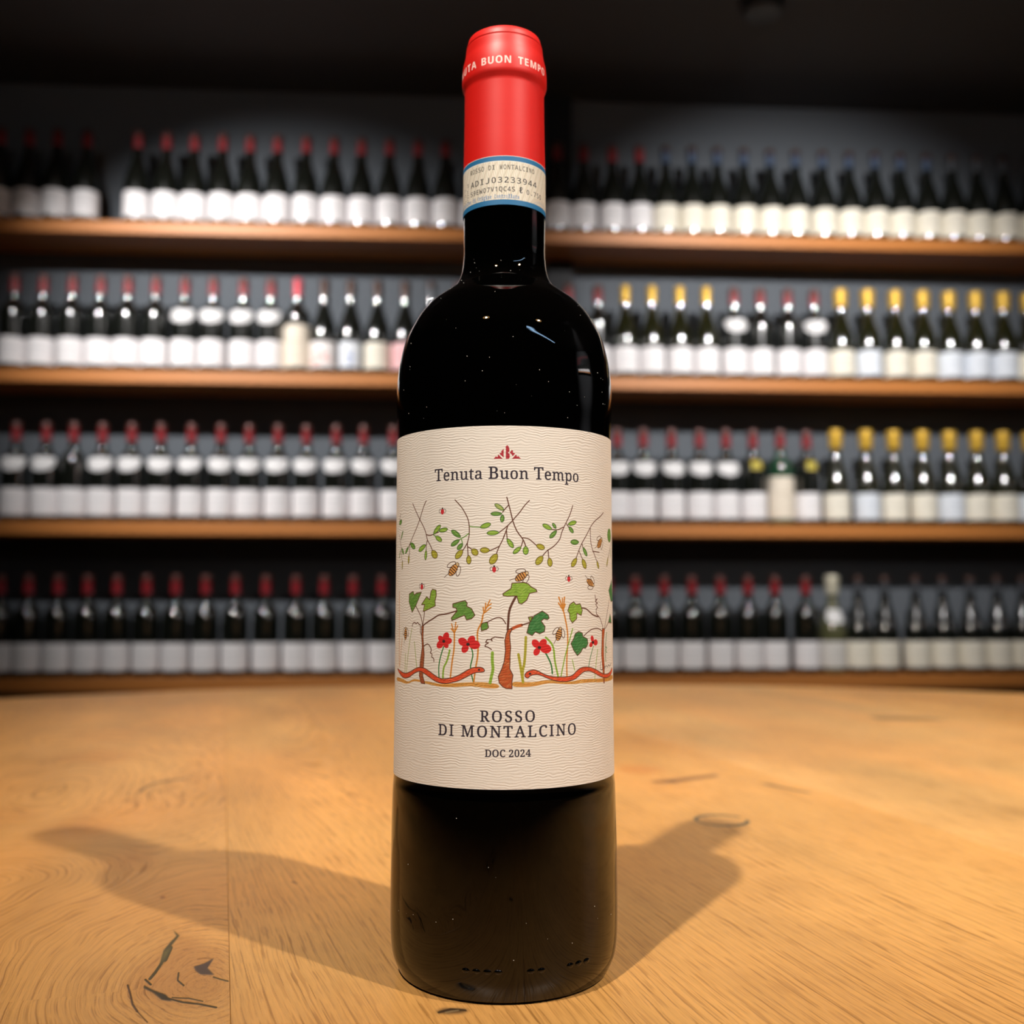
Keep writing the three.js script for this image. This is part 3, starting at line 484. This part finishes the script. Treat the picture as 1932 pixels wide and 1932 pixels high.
// ---------------------------------------------------------------- lamps
const blackMetal = std({ color: lin(0.008, 0.008, 0.008), roughness: 0.5 });
const goldGlow = std({ color: lin(0.8, 0.5, 0.15), roughness: 0.4, emissive: lin(1.0, 0.52, 0.16), emissiveIntensity: 9 });
for (const [name, label, from, to, color, cd, angle, pen, ring] of LAMPS) {
  const o = new THREE.Group(); o.name = numbered(name); o.position.set(...from); scene.add(o);
  tag(o, label, 'spotlight');
  const dir = new THREE.Vector3(...to).sub(new THREE.Vector3(...from)).normalize();
  const turn = new THREE.Quaternion().setFromUnitVectors(new THREE.Vector3(0, -1, 0), dir);
  const R = ring ? 0.075 : 0.04, hang = CEIL - from[1];
  const can = part('housing', lathe(smooth([[0.0001, 0.13], [R * 0.8, 0.13], [R, 0.12], [R, 0.0], [R * 0.97, -0.004], [R * 0.9, 0.0], [R * 0.6, 0.03], [0.0001, 0.03]], 40), 32), blackMetal, o); can.quaternion.copy(turn);
  const stem = part('stem', new THREE.CylinderGeometry(0.008, 0.008, hang - 0.1, 12), blackMetal, o); stem.position.copy(dir).multiplyScalar(-0.1); stem.position.y = 0.1 + (hang - 0.1) / 2;
  const bulb = part('bulb', new THREE.CircleGeometry(ring ? 0.022 : 0.03, 24), std({ color: lin(0.9, 0.9, 0.9), emissive: color, emissiveIntensity: 60 }), o);
  bulb.quaternion.setFromUnitVectors(new THREE.Vector3(0, 0, 1), dir); bulb.position.copy(dir).multiplyScalar(0.004);
  if (ring) { const r = part('gold_ring', new THREE.RingGeometry(0.055, 0.078, 48), goldGlow, o); r.quaternion.copy(bulb.quaternion); r.position.copy(dir).multiplyScalar(0.006); }
  const s = new THREE.SpotLight(color, cd, 0, angle, pen, 2); s.position.copy(dir).multiplyScalar(0.012).add(o.position); s.target.position.set(...to);
  s.castShadow = true; s.shadow.mapSize.set(2048, 2048); s.shadow.radius = 1; scene.add(s, s.target);
}
{ // a slim tube light under the ceiling, mirrored as a pale blue streak in the big bottle's shoulder
  RectAreaLightUniformsLib.init();
  const a = new THREE.Vector3(0.8, CEIL - 0.05, 1.11), b = new THREE.Vector3(2.12, CEIL - 0.05, 0.86), len = a.distanceTo(b), turn = Math.atan2(-(b.z - a.z), b.x - a.x);
  const o = thing('tube_light', (a.x + b.x) / 2, CEIL - 0.05, (a.z + b.z) / 2, turn), blue = lin(0.42, 0.68, 1.0);
  part('housing', new RoundedBoxGeometry(len + 0.03, 0.05, 0.07, 2, 0.006), blackMetal, o).position.y = 0.026;
  part('diffuser', new THREE.BoxGeometry(len, 0.006, 0.036), std({ color: lin(0.8, 0.8, 0.8), emissive: blue, emissiveIntensity: 9 }), o).position.y = -0.002;
  tag(o, 'slim bluish tube light on the ceiling, mirrored in the big bottle as a blue streak', 'lamp');
  const l = new THREE.RectAreaLight(blue, 9, len, 0.036); l.position.copy(o.position).add(new THREE.Vector3(0, -0.008, 0)); l.rotation.set(-Math.PI / 2, 0, turn); scene.add(l);
}
{ // a short shelf on the right wall, seen only mirrored in the big bottle's right shoulder
  const face = PSI - Math.PI / 2, at = (k, y, off) => wallPoint(3.25 - off, y, -2.66 + k);
  for (const [y, words] of [[1.97, 'short oak shelf']]) {
    const s = thing('side_shelf', ...at(0, y - 0.035, 0.1), face); const b = part('board', new RoundedBoxGeometry(1.15, 0.035, 0.2, 2, 0.003), shelfMat, s); b.position.y = 0.0175;
    tag(s, words + ' on the right wall, mirrored in the big bottle', 'shelf');
  }
  for (let k = 0; k < 12; k++) {
    const o = prototype('r'); o.name = numbered('wine_bottle'); scene.add(o); o.position.set(...at((k - 5.5) * 0.092, 1.97, 0.14)); o.rotation.y = face;
    tag(o, 'red-capped bottle on the side wall, mirrored in the big bottle\'s shoulder', 'bottle', 'bottles on the side shelf');
  }
}
{ // the black fitting that shows at the top of the picture
  const o = thing('ceiling_fitting', 0.69, CEIL - 0.047, -2.72);
  tag(o, 'round black fitting on the ceiling at the top edge, above the blue-capped bottles', 'ceiling fitting');
  part('cover', lathe(smooth([[0.0001, 0.0], [0.04, 0.001], [0.052, 0.006], [0.056, 0.018], [0.056, 0.036]], 30), 40), blackMetal, o);
  part('base_ring', lathe([[0.056, 0.036], [0.062, 0.037], [0.062, 0.0468], [0.0001, 0.0468]], 40), blackMetal, o);
}
renderer.render(scene, camera);
